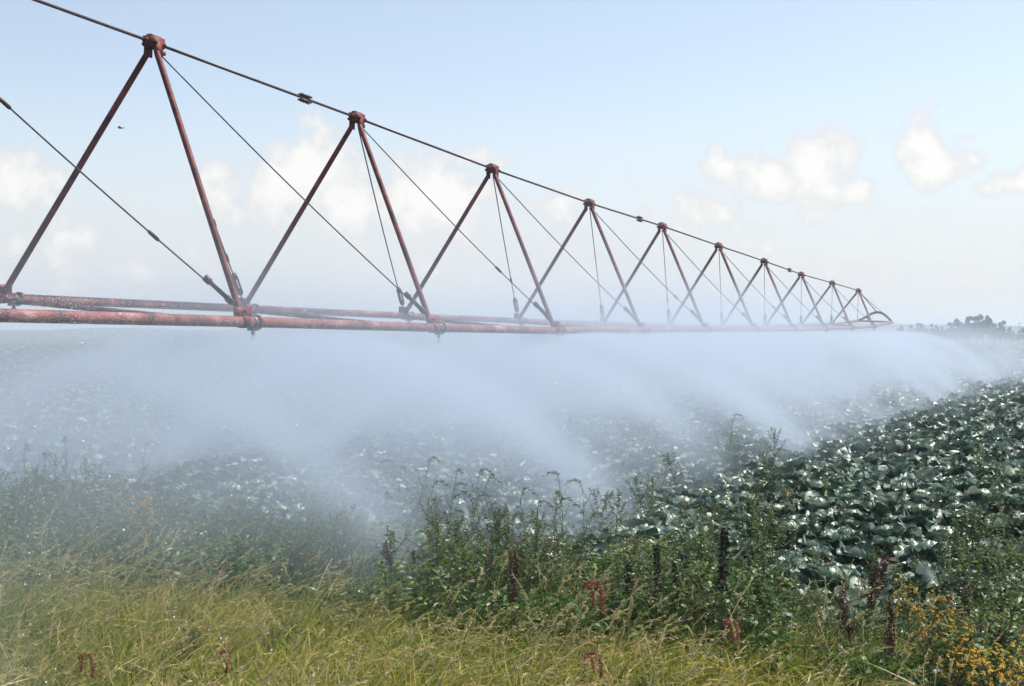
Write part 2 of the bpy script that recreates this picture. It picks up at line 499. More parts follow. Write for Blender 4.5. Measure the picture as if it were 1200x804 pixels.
# ------------------------------------------------------------------ cabbages
def cabbage_leaf(mb, phi, L, W, rise, droop, r0, z0, tone, nu, nv, ruffle, cup, roll=0.0):
    s = np.linspace(0, 1, nv + 1)
    t = np.linspace(-1, 1, nu + 1)
    ang = rise - (rise + droop) * s ** 1.2                   # slope of the midrib from root to tip
    ds = L / nv
    R = r0 + np.concatenate([[0], np.cumsum(np.cos((ang[:-1] + ang[1:]) / 2) * ds)])
    Z = z0 + np.concatenate([[0], np.cumsum(np.sin((ang[:-1] + ang[1:]) / 2) * ds)])
    wv = W * 0.5 * np.clip(np.sin(PI * np.clip(0.09 + 0.86 * s, 0, 0.97) ** 0.8), 0, 1) ** 0.62
    ph1, ph2 = rng.uniform(0, 6, 2)
    SS, TT = np.meshgrid(s, t, indexing='ij')
    y = TT * wv[:, None]
    edge = np.abs(TT) ** 2
    dz = cup * (wv[:, None]) * edge + ruffle * edge * np.sin(SS * 11 + ph1 + TT * 1.5) + 0.35 * ruffle * np.sin(SS * 17 + TT * 5 + ph2) + roll * y
    nr, nz_ = -np.sin(ang), np.cos(ang)
    r = R[:, None] + nr[:, None] * dz
    z = Z[:, None] + nz_[:, None] * dz
    c, sn = math.cos(phi), math.sin(phi)
    v = np.stack([r * c - y * sn, r * sn + y * c, z], -1).reshape(-1, 3)
    i, j = np.meshgrid(np.arange(nv), np.arange(nu), indexing='ij')
    a = (i * (nu + 1) + j).ravel()
    q = np.stack([a, a + nu + 1, a + nu + 2, a + 1], 1)
    mb.add(v, q, None, tone, np.abs(TT).reshape(-1))


def cabbage_leaves(mb, nu, nv, n_out, seedtone=0.5):
    n1 = n_out
    for k in range(n1):
        phi = 2 * PI * k / n1 * 1.0 + rng.uniform(-.35, .35)
        cabbage_leaf(mb, phi, rng.uniform(.22, .34), rng.uniform(.20, .31), math.radians(rng.uniform(25, 72)), math.radians(rng.uniform(-40, 55)),
                     0.04, rng.uniform(.05, .10), np.clip(rng.normal(.45, .28), 0, 1), nu, nv, rng.uniform(.02, .05), rng.uniform(-.25, .6), rng.uniform(-.55, .55))
    n2 = max(2, int(n_out * .6))
    for k in range(n2):
        phi = 2 * PI * (k + .5) / n2 + rng.uniform(-.3, .3)
        cabbage_leaf(mb, phi, rng.uniform(.22, .29), rng.uniform(.22, .28), math.radians(rng.uniform(55, 80)), math.radians(rng.uniform(-50, 20)),
                     0.05, rng.uniform(.08, .12), np.clip(rng.normal(.62, .26), 0, 1), nu, nv, rng.uniform(.01, .025), rng.uniform(.1, .6), rng.uniform(-.2, .2))


def cabbage_head(mb):
    for k in range(7):                 # wrapped leaves: overlapping caps of a slightly flattened ball
        phi = 2 * PI * k / 7 + rng.uniform(-.2, .2)
        th = np.linspace(0.02, 2.1, 8); ps = np.linspace(-1.25, 1.25, 9)
        T, S = np.meshgrid(th, ps, indexing='ij')
        R = 0.105 + 0.004 * k + 0.012 * (np.abs(S) / 1.25) ** 3 + 0.004 * np.sin(S * 5 + k)
        tilt = 0.25
        x = R * np.sin(T) * np.cos(S); y = R * np.sin(T) * np.sin(S); z = R * np.cos(T) * .92
        x2 = x * math.cos(tilt) + z * math.sin(tilt); z2 = -x * math.sin(tilt) + z * math.cos(tilt)
        c, sn = math.cos(phi), math.sin(phi)
        v = np.stack([x2 * c - y * sn, x2 * sn + y * c, z2 + .20], -1).reshape(-1, 3)
        i, j = np.meshgrid(np.arange(7), np.arange(8), indexing='ij')
        a = (i * 9 + j).ravel()
        mb.add(v, np.stack([a, a + 9, a + 10, a + 1], 1), None, .3 + .08 * k, np.abs(S).reshape(-1) / 1.25)


CAB_LABEL = 'blue green cabbage with waxy spreading outer leaves growing in the wet field'
protos = []
for k in range(6):
    root = thing('cabbage', CAB_LABEL, 'cabbage', (0, 0, 0), 0, 'cabbages in the irrigated field')
    mb = MB(); cabbage_head(mb); mb.build('head', M['head'], root)
    mb = MB(); cabbage_leaves(mb, 9, 11, 10 + k % 3); mb.build('leaf_rosette', M['cabbage'], root)
    protos.append(root)


def edge_y(px):      # where the verge grass gives way to weeds
    return 9.9 - 3.4 * px / 1200.0


def field_y(px):     # where the cabbages begin
    return edge_y(px) + (1.9 if px < 900 else 1.4) + 3.2 * max(0.0, (620 - px) / 620.0)


sites = []
row = 0.44
th = math.radians(25.0)
ca, sa = math.cos(th), math.sin(th)
for i in range(-200, 430):
    for j in range(-50, 370):
        a = i * row + rng.uniform(-.09, .09)
        b = j * 0.38 + (i % 2) * .2 + rng.uniform(-.12, .12)
        x = a * ca + b * sa; y = 9 - a * sa + b * ca
        if y < 6 or y > 95: continue
        px = 600 + F * x / y
        if px < -420 or px > 1800: continue
        if y > 40 and (px < -160 or px > 1360): continue
        if y < field_y(min(max(px, 0), 1200)) + rng.uniform(-.3, .3): continue
        if rng.random() < .08: continue
        sites.append((y, x, px))
sites.sort()
shown = [s for s in sites if -15 < s[2] < 1215]
named = shown[:300]
rest = set(sites) - set(named)
SPECIAL = {}
for k, (y, x, px) in enumerate(named):
    pr = protos[k % 6]
    sc = rng.uniform(.55, .95)
    loc = (x, y, -0.02); rz = rng.uniform(0, 2 * PI); tl = (rng.uniform(-.15, .15), rng.uniform(-.15, .15))
    if k < 6:
        pr.location = loc; pr.rotation_euler = (tl[0], tl[1], rz); pr.scale = (sc, sc, sc)
        pr['_'] = 0; del pr['_']
    else:
        dup(pr, loc, rz, sc, tilt=tl)

# the farther rows, past counting: one mass
lod = []
for k in range(6):
    mb = MB(); cabbage_leaves(mb, 5, 5, 8)
    lod.append(mb)
lod2 = []
for k in range(6):
    mb = MB(); cabbage_leaves(mb, 2, 2, 5)
    lod2.append(mb)


def merged(mbs):
    out = []
    for mb in mbs:
        out.append((np.concatenate(mb.v), np.concatenate(mb.q), np.concatenate(mb.tone), np.concatenate(mb.ac)))
    return out


lod, lod2 = merged(lod), merged(lod2)
mass = MB()
for (y, x, px) in sorted(rest):
    far_ = y > 28
    if y > 55 and rng.random() < .45: continue
    v, q, t, ac = (lod2 if far_ else lod)[rng.integers(6)]
    a = rng.uniform(0, 2 * PI); c, s = math.cos(a), math.sin(a); sc = rng.uniform(.6, .92) * (1.15 if y > 55 else 1)
    w = np.stack([(v[:, 0] * c - v[:, 1] * s) * sc + x, (v[:, 0] * s + v[:, 1] * c) * sc + y, v[:, 2] * sc + gz(y) - .02], 1)
    mass.add(w, q, None, np.clip(t + rng.uniform(-.15, .15), 0, 1), ac)
tag(mass.build('cabbage_rows', M['cabbage']), 'mass of cabbage plants filling the field behind the nearest ones', 'cabbages', kind='stuff')

# far crop beyond, to the trees
mb = MB()
n_ = 9000
y = 90 + 300 * rng.random(n_) ** 1.3
x = (rng.uniform(-100, 1300, n_) - 600) / F * y
d = rand_dirs(n_, .3, .9)
mb.ribbons(np.stack([x, y, gz(y)], 1), d, perp(d), rng.uniform(.5, .9, n_), rng.uniform(.5, .9, n_), np.array([0, 0, -.4]), 2, 'leaf', rng.uniform(.2, .9, n_))
tag(mb.build('distant_crop', M['weed']), 'distant green crop rows fading into haze before the trees', 'crop', kind='stuff')

# ------------------------------------------------------------------ grass on the verge
def verge_points(n, y0=5.6, extra=0.6):
    px = rng.uniform(-330, 1560, n)
    ye = 9.9 - 3.4 * np.clip(px, 0, 1200) / 1200
    y = y0 + (ye + extra - y0) * rng.random(n) ** 0.8
    return (px - 600) / F * y, y, px


WIND = np.array([0.36, -0.04, 0.0])
mb = MB()
N = 66000
x, y, px = verge_points(N)
patch = .5 + .5 * np.sin(x * 1.9 + 1.3 * np.sin(y * 1.4)) * np.cos(y * 1.6 + .8 * np.sin(x * 1.1))
h = rng.uniform(.14, .42, N) * (0.75 + .5 * patch) * np.where(px > 700, 1 - .35 * np.clip((px - 700) / 400, 0, 1), 1)
d = unit(rand_dirs(N, .75, .99) + WIND * .25)
tone = np.clip(rng.normal(.53, .26, N) + .3 * (patch - .5), 0, 1)
mb.ribbons(np.stack([x, y, np.full(N, -.02)], 1), d, perp(d), h, rng.uniform(.006, .013, N), rand_dirs(N, -.3, 0) * .35 + WIND * .5 + np.array([0, 0, -.15]), 4, 'blade', tone)
# dead thatch lying between the stems
n3 = 9000
x3, y3, _ = verge_points(n3)
d3 = rand_dirs(n3, -.1, .5)
mb.ribbons(np.stack([x3, y3, rng.uniform(.02, .2, n3)], 1), d3, perp(d3), rng.uniform(.08, .26, n3), rng.uniform(.004, .009, n3), rand_dirs(n3, -.5, .1) * .3, 3, 'blade', rng.uniform(.75, 1, n3))
# broad soft blades in clumps
nc = 720
cx, cy, _ = verge_points(nc)
B = 34
x = np.repeat(cx, B) + rng.normal(0, .05, nc * B); y = np.repeat(cy, B) + rng.normal(0, .05, nc * B)
d = unit(rand_dirs(nc * B, .55, .98) + WIND * .2)
mb.ribbons(np.stack([x, y, np.full(nc * B, -.02)], 1), d, perp(d), rng.uniform(.2, .46, nc * B), rng.uniform(.007, .014, nc * B), unit(rand_dirs(nc * B, -.4, 0)) * .3 + WIND * .45 + np.array([0, 0, -.22]), 5, 'blade', np.clip(np.repeat(rng.normal(.42, .2, nc), B) + rng.normal(0, .1, nc * B), 0, 1))
tag(mb.build('grass', M['grass']), 'thick yellow green meadow grass on the verge', 'grass', kind='stuff')

# seeding grass: thin stalks bowed by the wind with feathery heads
mb = MB()
N = 4100
x, y, px = verge_points(N, 5.6, 1.0)
patch = .5 + .5 * np.sin(x * 2.3 + 1.7 * np.sin(y * 1.2)) * np.sin(y * 1.9 + 1.1 * np.sin(x * .9))
keep = rng.random(N) < np.where(px < 750, 1.0, .45) * (.15 + .95 * patch)
x, y = x[keep], y[keep]; N = len(x)
L = rng.uniform(.34, .70, N)
d = unit(rand_dirs(N, .85, .99) + WIND * .15)
bend = WIND * rng.uniform(.3, 1.05, N)[:, None] + rand_dirs(N, -.2, .2) * .2 + np.array([0, 0, -1]) * rng.uniform(.02, .5, N)[:, None]
tone = np.clip(rng.normal(.5, .22, N), 0, 1)
base = np.stack([x, y, np.full(N, -.02)], 1)
mb.ribbons(base, d, perp(d), L, .0035, bend, 7, 'even', tone)
G = 26
sN = rng.uniform(.74, 1.0, (N, G))
c = base[:, None] + d[:, None] * (L[:, None] * sN)[..., None] + bend[:, None] * (L[:, None] * sN * sN)[..., None]
tang = unit(d[:, None] + 2 * bend[:, None] * sN[..., None]).reshape(-1, 3)
dd = unit(tang + .24 * rng.normal(size=tang.shape))
mb.ribbons(c.reshape(-1, 3), dd, perp(dd), rng.uniform(.014, .034, N * G), rng.uniform(.003, .0055, N * G), np.array([0, 0, -.2]), 1, 'even', np.clip(np.repeat(tone + .2, G) + rng.normal(0, .1, N * G), 0, 1))
tag(mb.build('seeding_grass', M['straw']), 'straw coloured grass stalks with seed heads bowed over the verge', 'grass', kind='stuff')

# leafy undergrowth at the field's edge
mb = MB()
N = 52000
px = rng.uniform(-330, 1560, N)
pc = np.clip(px, 0, 1200)
ye = 9.9 - 3.4 * pc / 1200
yf = ye + np.where(pc < 900, 1.9, 1.4) + 3.2 * np.clip((620 - pc) / 620, 0, 1)
y = ye - .3 + (yf - ye + .3) * rng.random(N)
x = (px - 600) / F * y
lump = .5 + .5 * np.sin(x * 3.1 + 2 * np.sin(y * 1.1)) * np.sin(y * 2.7 + x)
z = rng.random(N) ** .8 * (.17 + .32 * lump) * np.where((px > 930) & (px < 1110), .5, 1)
d = rand_dirs(N, -.2, .8)
mb.ribbons(np.stack([x, y, z], 1), d, perp(d), rng.uniform(.03, .09, N), rng.uniform(.012, .03, N), np.array([0, 0, -.35]), 3, 'leaf', np.clip(rng.normal(.4, .22, N), 0, 1))
N2 = 7000
k = rng.integers(0, N, N2)
d = rand_dirs(N2, .8, .99)
mb.ribbons(np.stack([x[k], y[k], np.zeros(N2)], 1), d, perp(d), rng.uniform(.2, .5, N2), .006, rand_dirs(N2, -.2, .1) * .25 + WIND * .2, 3, 'blade', np.clip(rng.normal(.5, .25, N2), 0, 1))
tag(mb.build('undergrowth', M['weed']), 'tangled green undergrowth between the grass verge and the cabbages', 'undergrowth', kind='stuff')


# ------------------------------------------------------------------ weeds
def curve_pts(h, lean, wob, n=7):
    a = rng.uniform(0, 2 * PI); b = rng.uniform(0, 6)
    return [Vector((lean * math.cos(a) * h * (k / n) ** 1.6 + wob * math.sin(b + 5 * k / n), lean * math.sin(a) * h * (k / n) ** 1.6 + wob * math.cos(b + 4 * k / n) - wob * math.cos(b), h * k / n)) for k in range(n + 1)]


def along(pts, f):
    k = min(int(f * (len(pts) - 1)), len(pts) - 2); t = f * (len(pts) - 1) - k
    return pts[k] * (1 - t) + pts[k + 1] * t


def leaves_on(mb, pts, n, f0, f1, L, W, up=(.0, .7), droop=.4, tone=.4, tip=0.5):
    f = np.linspace(f0, f1, n)
    b = np.array([tuple(along(pts, a)) for a in f])
    az = np.arange(n) * 2.4 + rng.uniform(-.5, .5, n)
    z = rng.uniform(up[0], up[1], n)
    h = np.sqrt(1 - z * z)
    d = np.stack([h * np.cos(az), h * np.sin(az), z], 1)
    sc = 1 - (1 - tip) * (f - f0) / max(f1 - f0, 1e-3)
    side = unit(np.cross(d, np.array([0, 0, 1.0])) + .4 * rng.normal(size=d.shape))
    mb.ribbons(b, d, side, L * sc * rng.uniform(.75, 1.2, n), W * sc * rng.uniform(.8, 1.2, n), np.array([0, 0, -droop]), 4, 'leaf', np.clip(rng.normal(tone, .18, n), 0, 1))


def tufts_on(mb, pts, n, f0, f1, rad, L, W, tone, taper=.6):
    f = np.sort(rng.uniform(f0, f1, n))
    b = np.array([tuple(along(pts, a)) for a in f])
    d = rand_dirs(n, -.3, .9)
    s = (1 - taper * (f - f0) / max(f1 - f0, 1e-3))[:, None]
    mb.ribbons(b + d * rad * s * rng.random((n, 1)), d, perp(d), L * rng.uniform(.7, 1.3, n), W * rng.uniform(.7, 1.3, n), np.array([0, 0, -.2]), 2, 'leaf', np.clip(rng.normal(tone, .22, n), 0, 1))


def branches(pts, n, f0, f1, L, up=.75):
    out = []
    for k in range(n):
        f = f0 + (f1 - f0) * (k + rng.uniform(-.2, .2)) / max(n - 1, 1)
        f = min(max(f, .03), .97)
        p = along(pts, f); az = k * 2.4 + rng.uniform(-.4, .4)
        l_ = L * (1.1 - .7 * f) * rng.uniform(.8, 1.2)
        h = math.sqrt(1 - up * up)
        out.append([p + Vector((h * math.cos(az) * l_ * t * (1 - .25 * t), h * math.sin(az) * l_ * t * (1 - .25 * t), up * l_ * (t ** 1.15))) for t in (0, .35, .7, 1)])
    return out


def stem_mesh(st, pts, r0, tone=.5):
    st.tube(pts, [r0 * (1 - .75 * k / (len(pts) - 1)) for k in range(len(pts))], 6, tone)


def weed_proto(kind):
    st, fo, hd = MB(), MB(), MB()
    heads = []
    if kind == 'goosefoot':
        p = curve_pts(.66, .12, .012); stem_mesh(st, p, .006)
        leaves_on(fo, p, 26, .1, .95, .075, .035, (.1, .7), .4, .4)
        for br in branches(p, 11, .15, .85, .34):
            stem_mesh(st, br, .003, .4)
            leaves_on(fo, br, 9, .2, .95, .05, .022, (0, .7), .4, .42)
            hd = MB(); heads.append(hd)
            tufts_on(hd, br, 26, .55, 1, .012, .014, .008, .55)
        hd = MB(); heads.append(hd)
        tufts_on(hd, p, 90, .78, 1, .022, .016, .009, .55)
    elif kind == 'nodding':
        p = curve_pts(.72, .10, .015); stem_mesh(st, p, .005)
        leaves_on(fo, p, 34, .12, .96, .105, .016, (.3, .85), .55, .5)
        for br in branches(p, 5, .45, .85, .32, .8):
            stem_mesh(st, br, .0025, .4)
            leaves_on(fo, br, 10, .1, .95, .07, .011, (.3, .85), .5, .5)
        top = p[-1]
        az = rng.uniform(-.6, .6)
        arc = [top + Vector((math.cos(az) * .11 * t * t, math.sin(az) * .11 * t * t, .13 * math.sin(t * 2.0))) for t in np.linspace(0, 1.2, 6)]
        stem_mesh(st, arc, .0025)
        tufts_on(hd, arc, 70, .15, 1, .012, .022, .007, .35, .4)
    elif kind == 'bushy':
        p = curve_pts(.55, .1, .01); stem_mesh(st, p, .007)
        leaves_on(fo, p, 26, .05, .98, .11, .032, (.2, .8), .5, .35)
        for br in branches(p, 13, .05, .8, .40, .7):
            stem_mesh(st, br, .0035, .4)
            leaves_on(fo, br, 14, .15, 1, .085, .026, (.1, .85), .5, .35)
        tufts_on(hd, p, 30, .9, 1, .02, .03, .012, .5)
    elif kind == 'amaranth':
        p = curve_pts(.60, .05, .01); stem_mesh(st, p, .006, .9)
        leaves_on(fo, p, 16, .1, .9, .10, .042, (.1, .7), .5, .4)
        top = p[-1]
        for (dx, r, n, s0) in ((1, .017, 420, 1.0), (.55, .012, 200, .62)):
            arc = [top + Vector((s0 * .05 * (1 - math.cos(t)) * (1 + .4 * dx), .012 * t * (1 if dx == 1 else -1), s0 * (.055 * math.sin(min(t, PI)) - .085 * max(0, t - 2.0)))) for t in np.linspace(0, 3.6, 12)]
            stem_mesh(st, arc, .004, .9)
            hd = MB(); heads.append(hd)
            tufts_on(hd, arc, n, .2, 1, r, .016, .010, .5, .5)
    elif kind == 'dock':
        p = curve_pts(.68, .07, .01); stem_mesh(st, p, .007, 1)
        leaves_on(fo, p, 9, .05, .4, .17, .05, (.2, .7), .6, .3)
        heads.append(hd)
        tufts_on(hd, p, 330, .45, 1, .028, .014, .012, .45, .5)
        for br in branches(p, 7, .42, .85, .24, .9):
            stem_mesh(st, br, .003, 1)
            hd = MB(); heads.append(hd)
            tufts_on(hd, br, 70, .2, 1, .02, .013, .011, .45, .4)
    elif kind == 'spike':
        p = curve_pts(.74, .04, .008); stem_mesh(st, p, .006, .3)
        leaves_on(fo, p, 20, .06, .66, .10, .03, (.2, .8), .5, .35)
        tufts_on(hd, p, 420, .58, 1, .022, .02, .012, .15, .5)
        for br in branches(p, 4, .3, .55, .30, .85):
            stem_mesh(st, br, .003, .4); leaves_on(fo, br, 8, .1, .9, .07, .02, (.2, .8), .5, .35)
    elif kind == 'ragwort':
        p = curve_pts(.48, .12, .012); stem_mesh(st, p, .005, .6)
        leaves_on(fo, p, 22, .05, .9, .07, .018, (.1, .8), .4, .45)
        ends = [p[-1]]
        for br in branches(p, 12, .35, .95, .26, .8):
            stem_mesh(st, br, .0025, .5); ends.append(br[-1])
            leaves_on(fo, br, 6, .1, .9, .045, .012, (.1, .8), .4, .45)
            for sb in branches(br, 3, .5, .95, .08, .75):
                stem_mesh(st, sb, .0018, .5); ends.append(sb[-1])
        for e in ends:
            n = 9; az = np.arange(n) * 2 * PI / n + rng.uniform(0, 6)
            tl = rng.normal(0, .35, 2)
            d = unit(np.stack([np.cos(az), np.sin(az), .25 + tl[0] * np.cos(az) + tl[1] * np.sin(az)], 1))
            sd = unit(np.cross(d, np.array([0, 0, 1.0])))
            R = rng.uniform(.009, .0145)
            hd.ribbons(np.tile(np.array(e), (n, 1)), d, sd, R, R * .6, np.array([0, 0, -.2]), 2, 'leaf', rng.uniform(.2, .9))
            hd.octa([tuple(e + Vector((0, 0, .003)))], .005, .1)
    elif kind == 'thistle':
        p = curve_pts(.66, .12, .01); stem_mesh(st, p, .005, .6)
        leaves_on(fo, p, 18, .05, .9, .085, .02, (.1, .8), .5, .5)
        ends = [p[-1]]
        for br in branches(p, 8, .5, .95, .26, .8):
            stem_mesh(st, br, .0025, .6); ends.append(br[-1]); leaves_on(fo, br, 4, .1, .8, .04, .01, (.1, .8), .5, .5)
        for e in ends:
            hd = MB(); heads.append(hd)
            n = 16; d = rand_dirs(n, -.2, 1)
            hd.ribbons(np.tile(np.array(e), (n, 1)), d, perp(d), rng.uniform(.010, .018, n), .005, np.array([0, 0, 0.]), 1, 'even', rng.random(n))
    return st, fo, heads or [hd]


KIND = {   # kind: (name, category, label, group, head part, head material, foliage material)
    'goosefoot': ('weed', 'weed', 'branching green weed with small leaves and pale seed clusters on the field margin', 'branching weeds between grass and cabbages', 'seed_head', 'seed'),
    'nodding': ('weed', 'weed', 'slender tall weed with narrow leaves and a nodding plume at the field edge', 'slender plumed weeds at the field edge', 'seed_head', 'seed'),
    'bushy': ('weed', 'weed', 'bushy broad leaved green weed among the grass', 'bushy weeds among the grass', 'bud', 'seed'),
    'amaranth': ('amaranth', 'amaranth', '', None, 'seed_head', 'red'),
    'dock': ('dock_plant', 'dock', '', None, 'seed_head', 'dock'),
    'spike': ('weed', 'weed', '', None, 'seed_head', 'dark_seed'),
    'ragwort': ('yellow_flower', 'wildflower', 'wild plant with many small orange yellow flowers in the right corner clump', 'orange yellow flowers clumped by the cabbages', 'blossom', 'yellow'),
    'thistle': ('thistle', 'thistle', 'tall thin weed with pale fluffy seed heads in the mist', 'pale fluffy weeds in the mist', 'seed_head', 'fluff'),
}
NPROTO = {'goosefoot': 5, 'nodding': 4, 'bushy': 3, 'amaranth': 2, 'dock': 2, 'spike': 2, 'ragwort': 4, 'thistle': 2}
PRO = {}
USED = {}


def plant(kind, px, y, sc=1.0, label=None, group='default', rz=None, variant=None, tilt=None):
    if kind not in PRO:
        PRO[kind] = []
        nm, cat, lab, grp, part, mat = KIND[kind]
        for k in range(NPROTO[kind]):
            st, fo, hd = weed_proto(kind)
            r = thing(nm, lab or 'weed', cat, (0, 0, 0), 0, grp)
            st.build('stem', M['weed_stem'], r)
            fo.build('foliage', M['weed'], r)
            for h_ in hd: h_.build(part, M[mat], r)
            PRO[kind].append(r); USED[r.name] = False
    k = variant if variant is not None else int(rng.integers(len(PRO[kind])))
    r = PRO[kind][k]
    if kind in ('goosefoot', 'bushy', 'nodding') and 925 < px < 1112: sc *= .58
    loc = ((px - 600) / F * y, y, -.01)
    rz = rng.uniform(0, 2 * PI) if rz is None else rz
    tl = tilt if tilt else (rng.uniform(-.08, .08), rng.uniform(.0, .16))
    if not USED[r.name]:
        USED[r.name] = True
        r.location = loc; r.rotation_euler = (tl[0], tl[1], rz); r.scale = (sc, sc, sc)
        o = r
    else:
        o = dup(r, loc, rz, sc, tilt=tl)
    nm, cat, lab, grp, part, mat = KIND[kind]
    o['label'] = label or lab
    if group == 'default' and grp: o['group'] = grp
    if group != 'default':
        if group: o['group'] = group
        elif 'group' in o: del o['group']
    return o


def yb(px, f):        # a depth inside the weed band: f = 0 at the grass, 1 at the cabbages
    e = edge_y(px)
    return e + f * (field_y(px) - e)


# single plants first
plant('amaranth', 680, 7.3, .86, 'weed with a pink red seed tassel arching over above another red tassel', None, 0.0, 0, (0, .05))
plant('amaranth', 688, 6.4, .60, 'low weed with thick drooping dark red seed tassels in the grass', None, 0.0, 1, (0, 0))
plant('amaranth', 842, 6.9, .68, 'bowed weed stalk with a faded pink tassel in front of dark green weeds', None, 0.1, 0, (0, .08))
plant('amaranth', 248, 6.5, .58, 'short weed with deep crimson tassels low in the grass on the left', None, .9, 1, (.1, .12))
plant('amaranth', 84, 6.5, .56, 'short weed with a pale pink tassel in the misty grass at far left', None, -.5, 0, (-.1, .05))
plant('amaranth', 352, 9.4, .55, 'weed with a small reddish tassel beside pale cabbage leaves in the mist', None, .5, 1)
plant('dock', 600, 8.0, .9, 'dark brown bushy dock stalk standing upright at the centre of the weeds', None, 1, 0, (0, .02))
plant('dock', 1052, 6.9, .8, 'dark reddish dock stalk leaning right beside the orange flowers', None, 2, 1, (0, .22))
plant('spike', 848, 7.5, 1.12, 'tall dark green spiky weed rising highest above the cabbages', None, 1, 0, (0, .0))
plant('spike', 735, 8.0, .74, 'upright green spiky weed just left of a taller dark spike', None, 2, 1, (0, .02))
plant('spike', 772, 8.0, .88, 'dark green spiky weed between two other upright spikes', None, 4, 0, (0, .03))
plant('bushy', 268, 9.2, .98, 'single dark green bushy weed standing alone in the misty grass on the left', None, 1, 0)
plant('bushy', 395, 6.4, .45, 'small leafy weed low in the bright grass left of centre', None, 2, 1)
for k in range(16):
    px_ = rng.uniform(20, 1080)
    plant('bushy', px_, rng.uniform(6.0, max(6.3, edge_y(px_) - .3)), rng.uniform(.3, .52), 'small broad leaved weed low down in the sunny verge grass', 'small leafy weeds in the verge grass')
for (px_, y_) in ((1090, 7.6), (1140, 7.9)):
    plant('bushy', px_, y_, .95)
lab_t = 'tall narrow leaved weed with a hooked tip standing out against the white mist'
for (px_, y_, s_) in ((482, 11.0, 1.05), (520, 10.9, .95), (552, 10.8, 1.0), (578, 10.9, .9), (438, 11.3, 1.0), (462, 11.1, .95), (665, 10.4, .98), (690, 10.5, .9), (500, 10.6, .9), (405, 11.4, .9)):
    plant('nodding', px_, y_, s_)
# the flowering clump in the corner
for k in range(10):
    plant('ragwort', rng.uniform(1122, 1210), rng.uniform(5.7, 6.6), rng.uniform(.8, 1.0))
for (px_, y_) in ((1085, 7.2), (1068, 7.5), (1100, 7.0)):
    plant('ragwort', px_, y_, .95, 'orange yellow wildflower standing just left of the flowering clump', 'flowers left of the clump')
for (px_, y_) in ((160, 10.6), (172, 10.9), (148, 11.1)):
    plant('ragwort', px_, y_, 1.1, 'yellow flowering weed standing in the mist on the left', 'yellow flowers in the mist')
for (px_, y_) in ((640, 9.9), (775, 9.6), (440, 10.6)):
    plant('ragwort', px_, y_, .8, 'small yellow flower among the green weeds near the middle', 'yellow flowers among middle weeds')
for (px_, y_) in ((18, 9.9), (30, 10.2), (62, 10.8), (110, 11.2), (95, 10.3), (42, 11.5)):
    plant('thistle', px_, y_, rng.uniform(.95, 1.15))
# the weed band
for k in range(138):
    px_ = rng.uniform(330, 1230) if rng.random() < .8 else rng.uniform(-30, 330)
    plant('goosefoot', px_, yb(min(max(px_, 0), 1200), rng.uniform(0, 1)), rng.uniform(.55, 1.0))
for k in range(34):
    px_ = rng.uniform(380, 760) if rng.random() < .6 else rng.uniform(-20, 400)
    plant('nodding', px_, yb(min(max(px_, 0), 1200), rng.uniform(.2, 1)), rng.uniform(.65, 1.0))
for k in range(50):
    px_ = rng.uniform(790, 1230) if k < 36 else rng.uniform(200, 790)
    plant('bushy', px_, yb(min(max(px_, 0), 1200), rng.uniform(.0, .9)), rng.uniform(.6, 1.0))
for k in range(18):
    px_ = rng.uniform(120, 1200)
    plant('dock', px_, yb(px_, rng.uniform(.1, 1)), rng.uniform(.55, .9), 'dried brown seed stalk standing among the green weeds', 'brown stalks among the weeds', tilt=(rng.uniform(-.15, .15), rng.uniform(-.1, .3)))
for k in range(6):
    px_ = rng.uniform(380, 1200)
    plant('spike', px_, yb(px_, rng.uniform(.2, 1)), rng.uniform(.5, .75), 'short dark green seed spike half hidden among the weeds', 'short dark spikes among the weeds')
for k in range(46):
    px_ = rng.uniform(640, 1230)
    plant('goosefoot' if k % 3 else 'nodding', px_, yb(min(max(px_, 0), 1200), 1) + 1 + 10 * rng.random() ** 1.3, rng.uniform(.75, 1.0), 'single weed sticking up out of the cabbage rows farther out in the field', 'weeds out in the cabbage rows')
for k in range(30):
    px_ = 1230 - 400 * rng.random() ** 1.4
    plant('goosefoot', px_, yb(min(max(px_, 0), 1200), rng.uniform(.9, 2.6)), rng.uniform(.75, 1.0), 'branching weed growing up among the cabbages on the right', 'weeds among the cabbages')

# ------------------------------------------------------------------ far trees, pole, bird
def tree_meshes(h, w, n):
    tr = MB()
    tr.tube([(0, 0, 0), (.03, 0, h * .25), (.0, .05, h * .5), (.05, 0, h * .8)], [.16, .13, .09, .03], 8)
    for k in range(6):
        a = k * 1.1; z = h * (.3 + .08 * k)
        tr.tube([(0, 0, z), (math.cos(a) * w * .25, math.sin(a) * w * .25, z + .4), (math.cos(a) * w * .4, math.sin(a) * w * .4, z + .9)], [.06, .04, .015], 6)
    cr = MB()
    lobes = []
    for k in range(16):
        f = rng.random(); a = rng.uniform(0, 2 * PI)
        rr = w * .5 * math.sqrt(rng.random()) * (1 - .75 * f ** 1.5)
        lobes.append((rr * math.cos(a), rr * math.sin(a), h * (.22 + .74 * f), w * rng.uniform(.14, .24) * (1 - .4 * f), rng.normal(.45, .2)))
    for (lx, ly, lz, lr, lt) in lobes:
        m_ = n // 16
        d = rand_dirs(m_, -1, 1)
        c = np.array([lx, ly, lz]) + d * lr * rng.uniform(.4, 1.1, (m_, 1))
        e = rand_dirs(m_, -.5, .9)
        cr.ribbons(c, e, perp(e), rng.uniform(.18, .4, m_), rng.uniform(.12, .26, m_), np.array([0, 0, -.2]), 2, 'leaf', np.clip(rng.normal(lt, .15, m_), 0, 1))
    return tr, cr


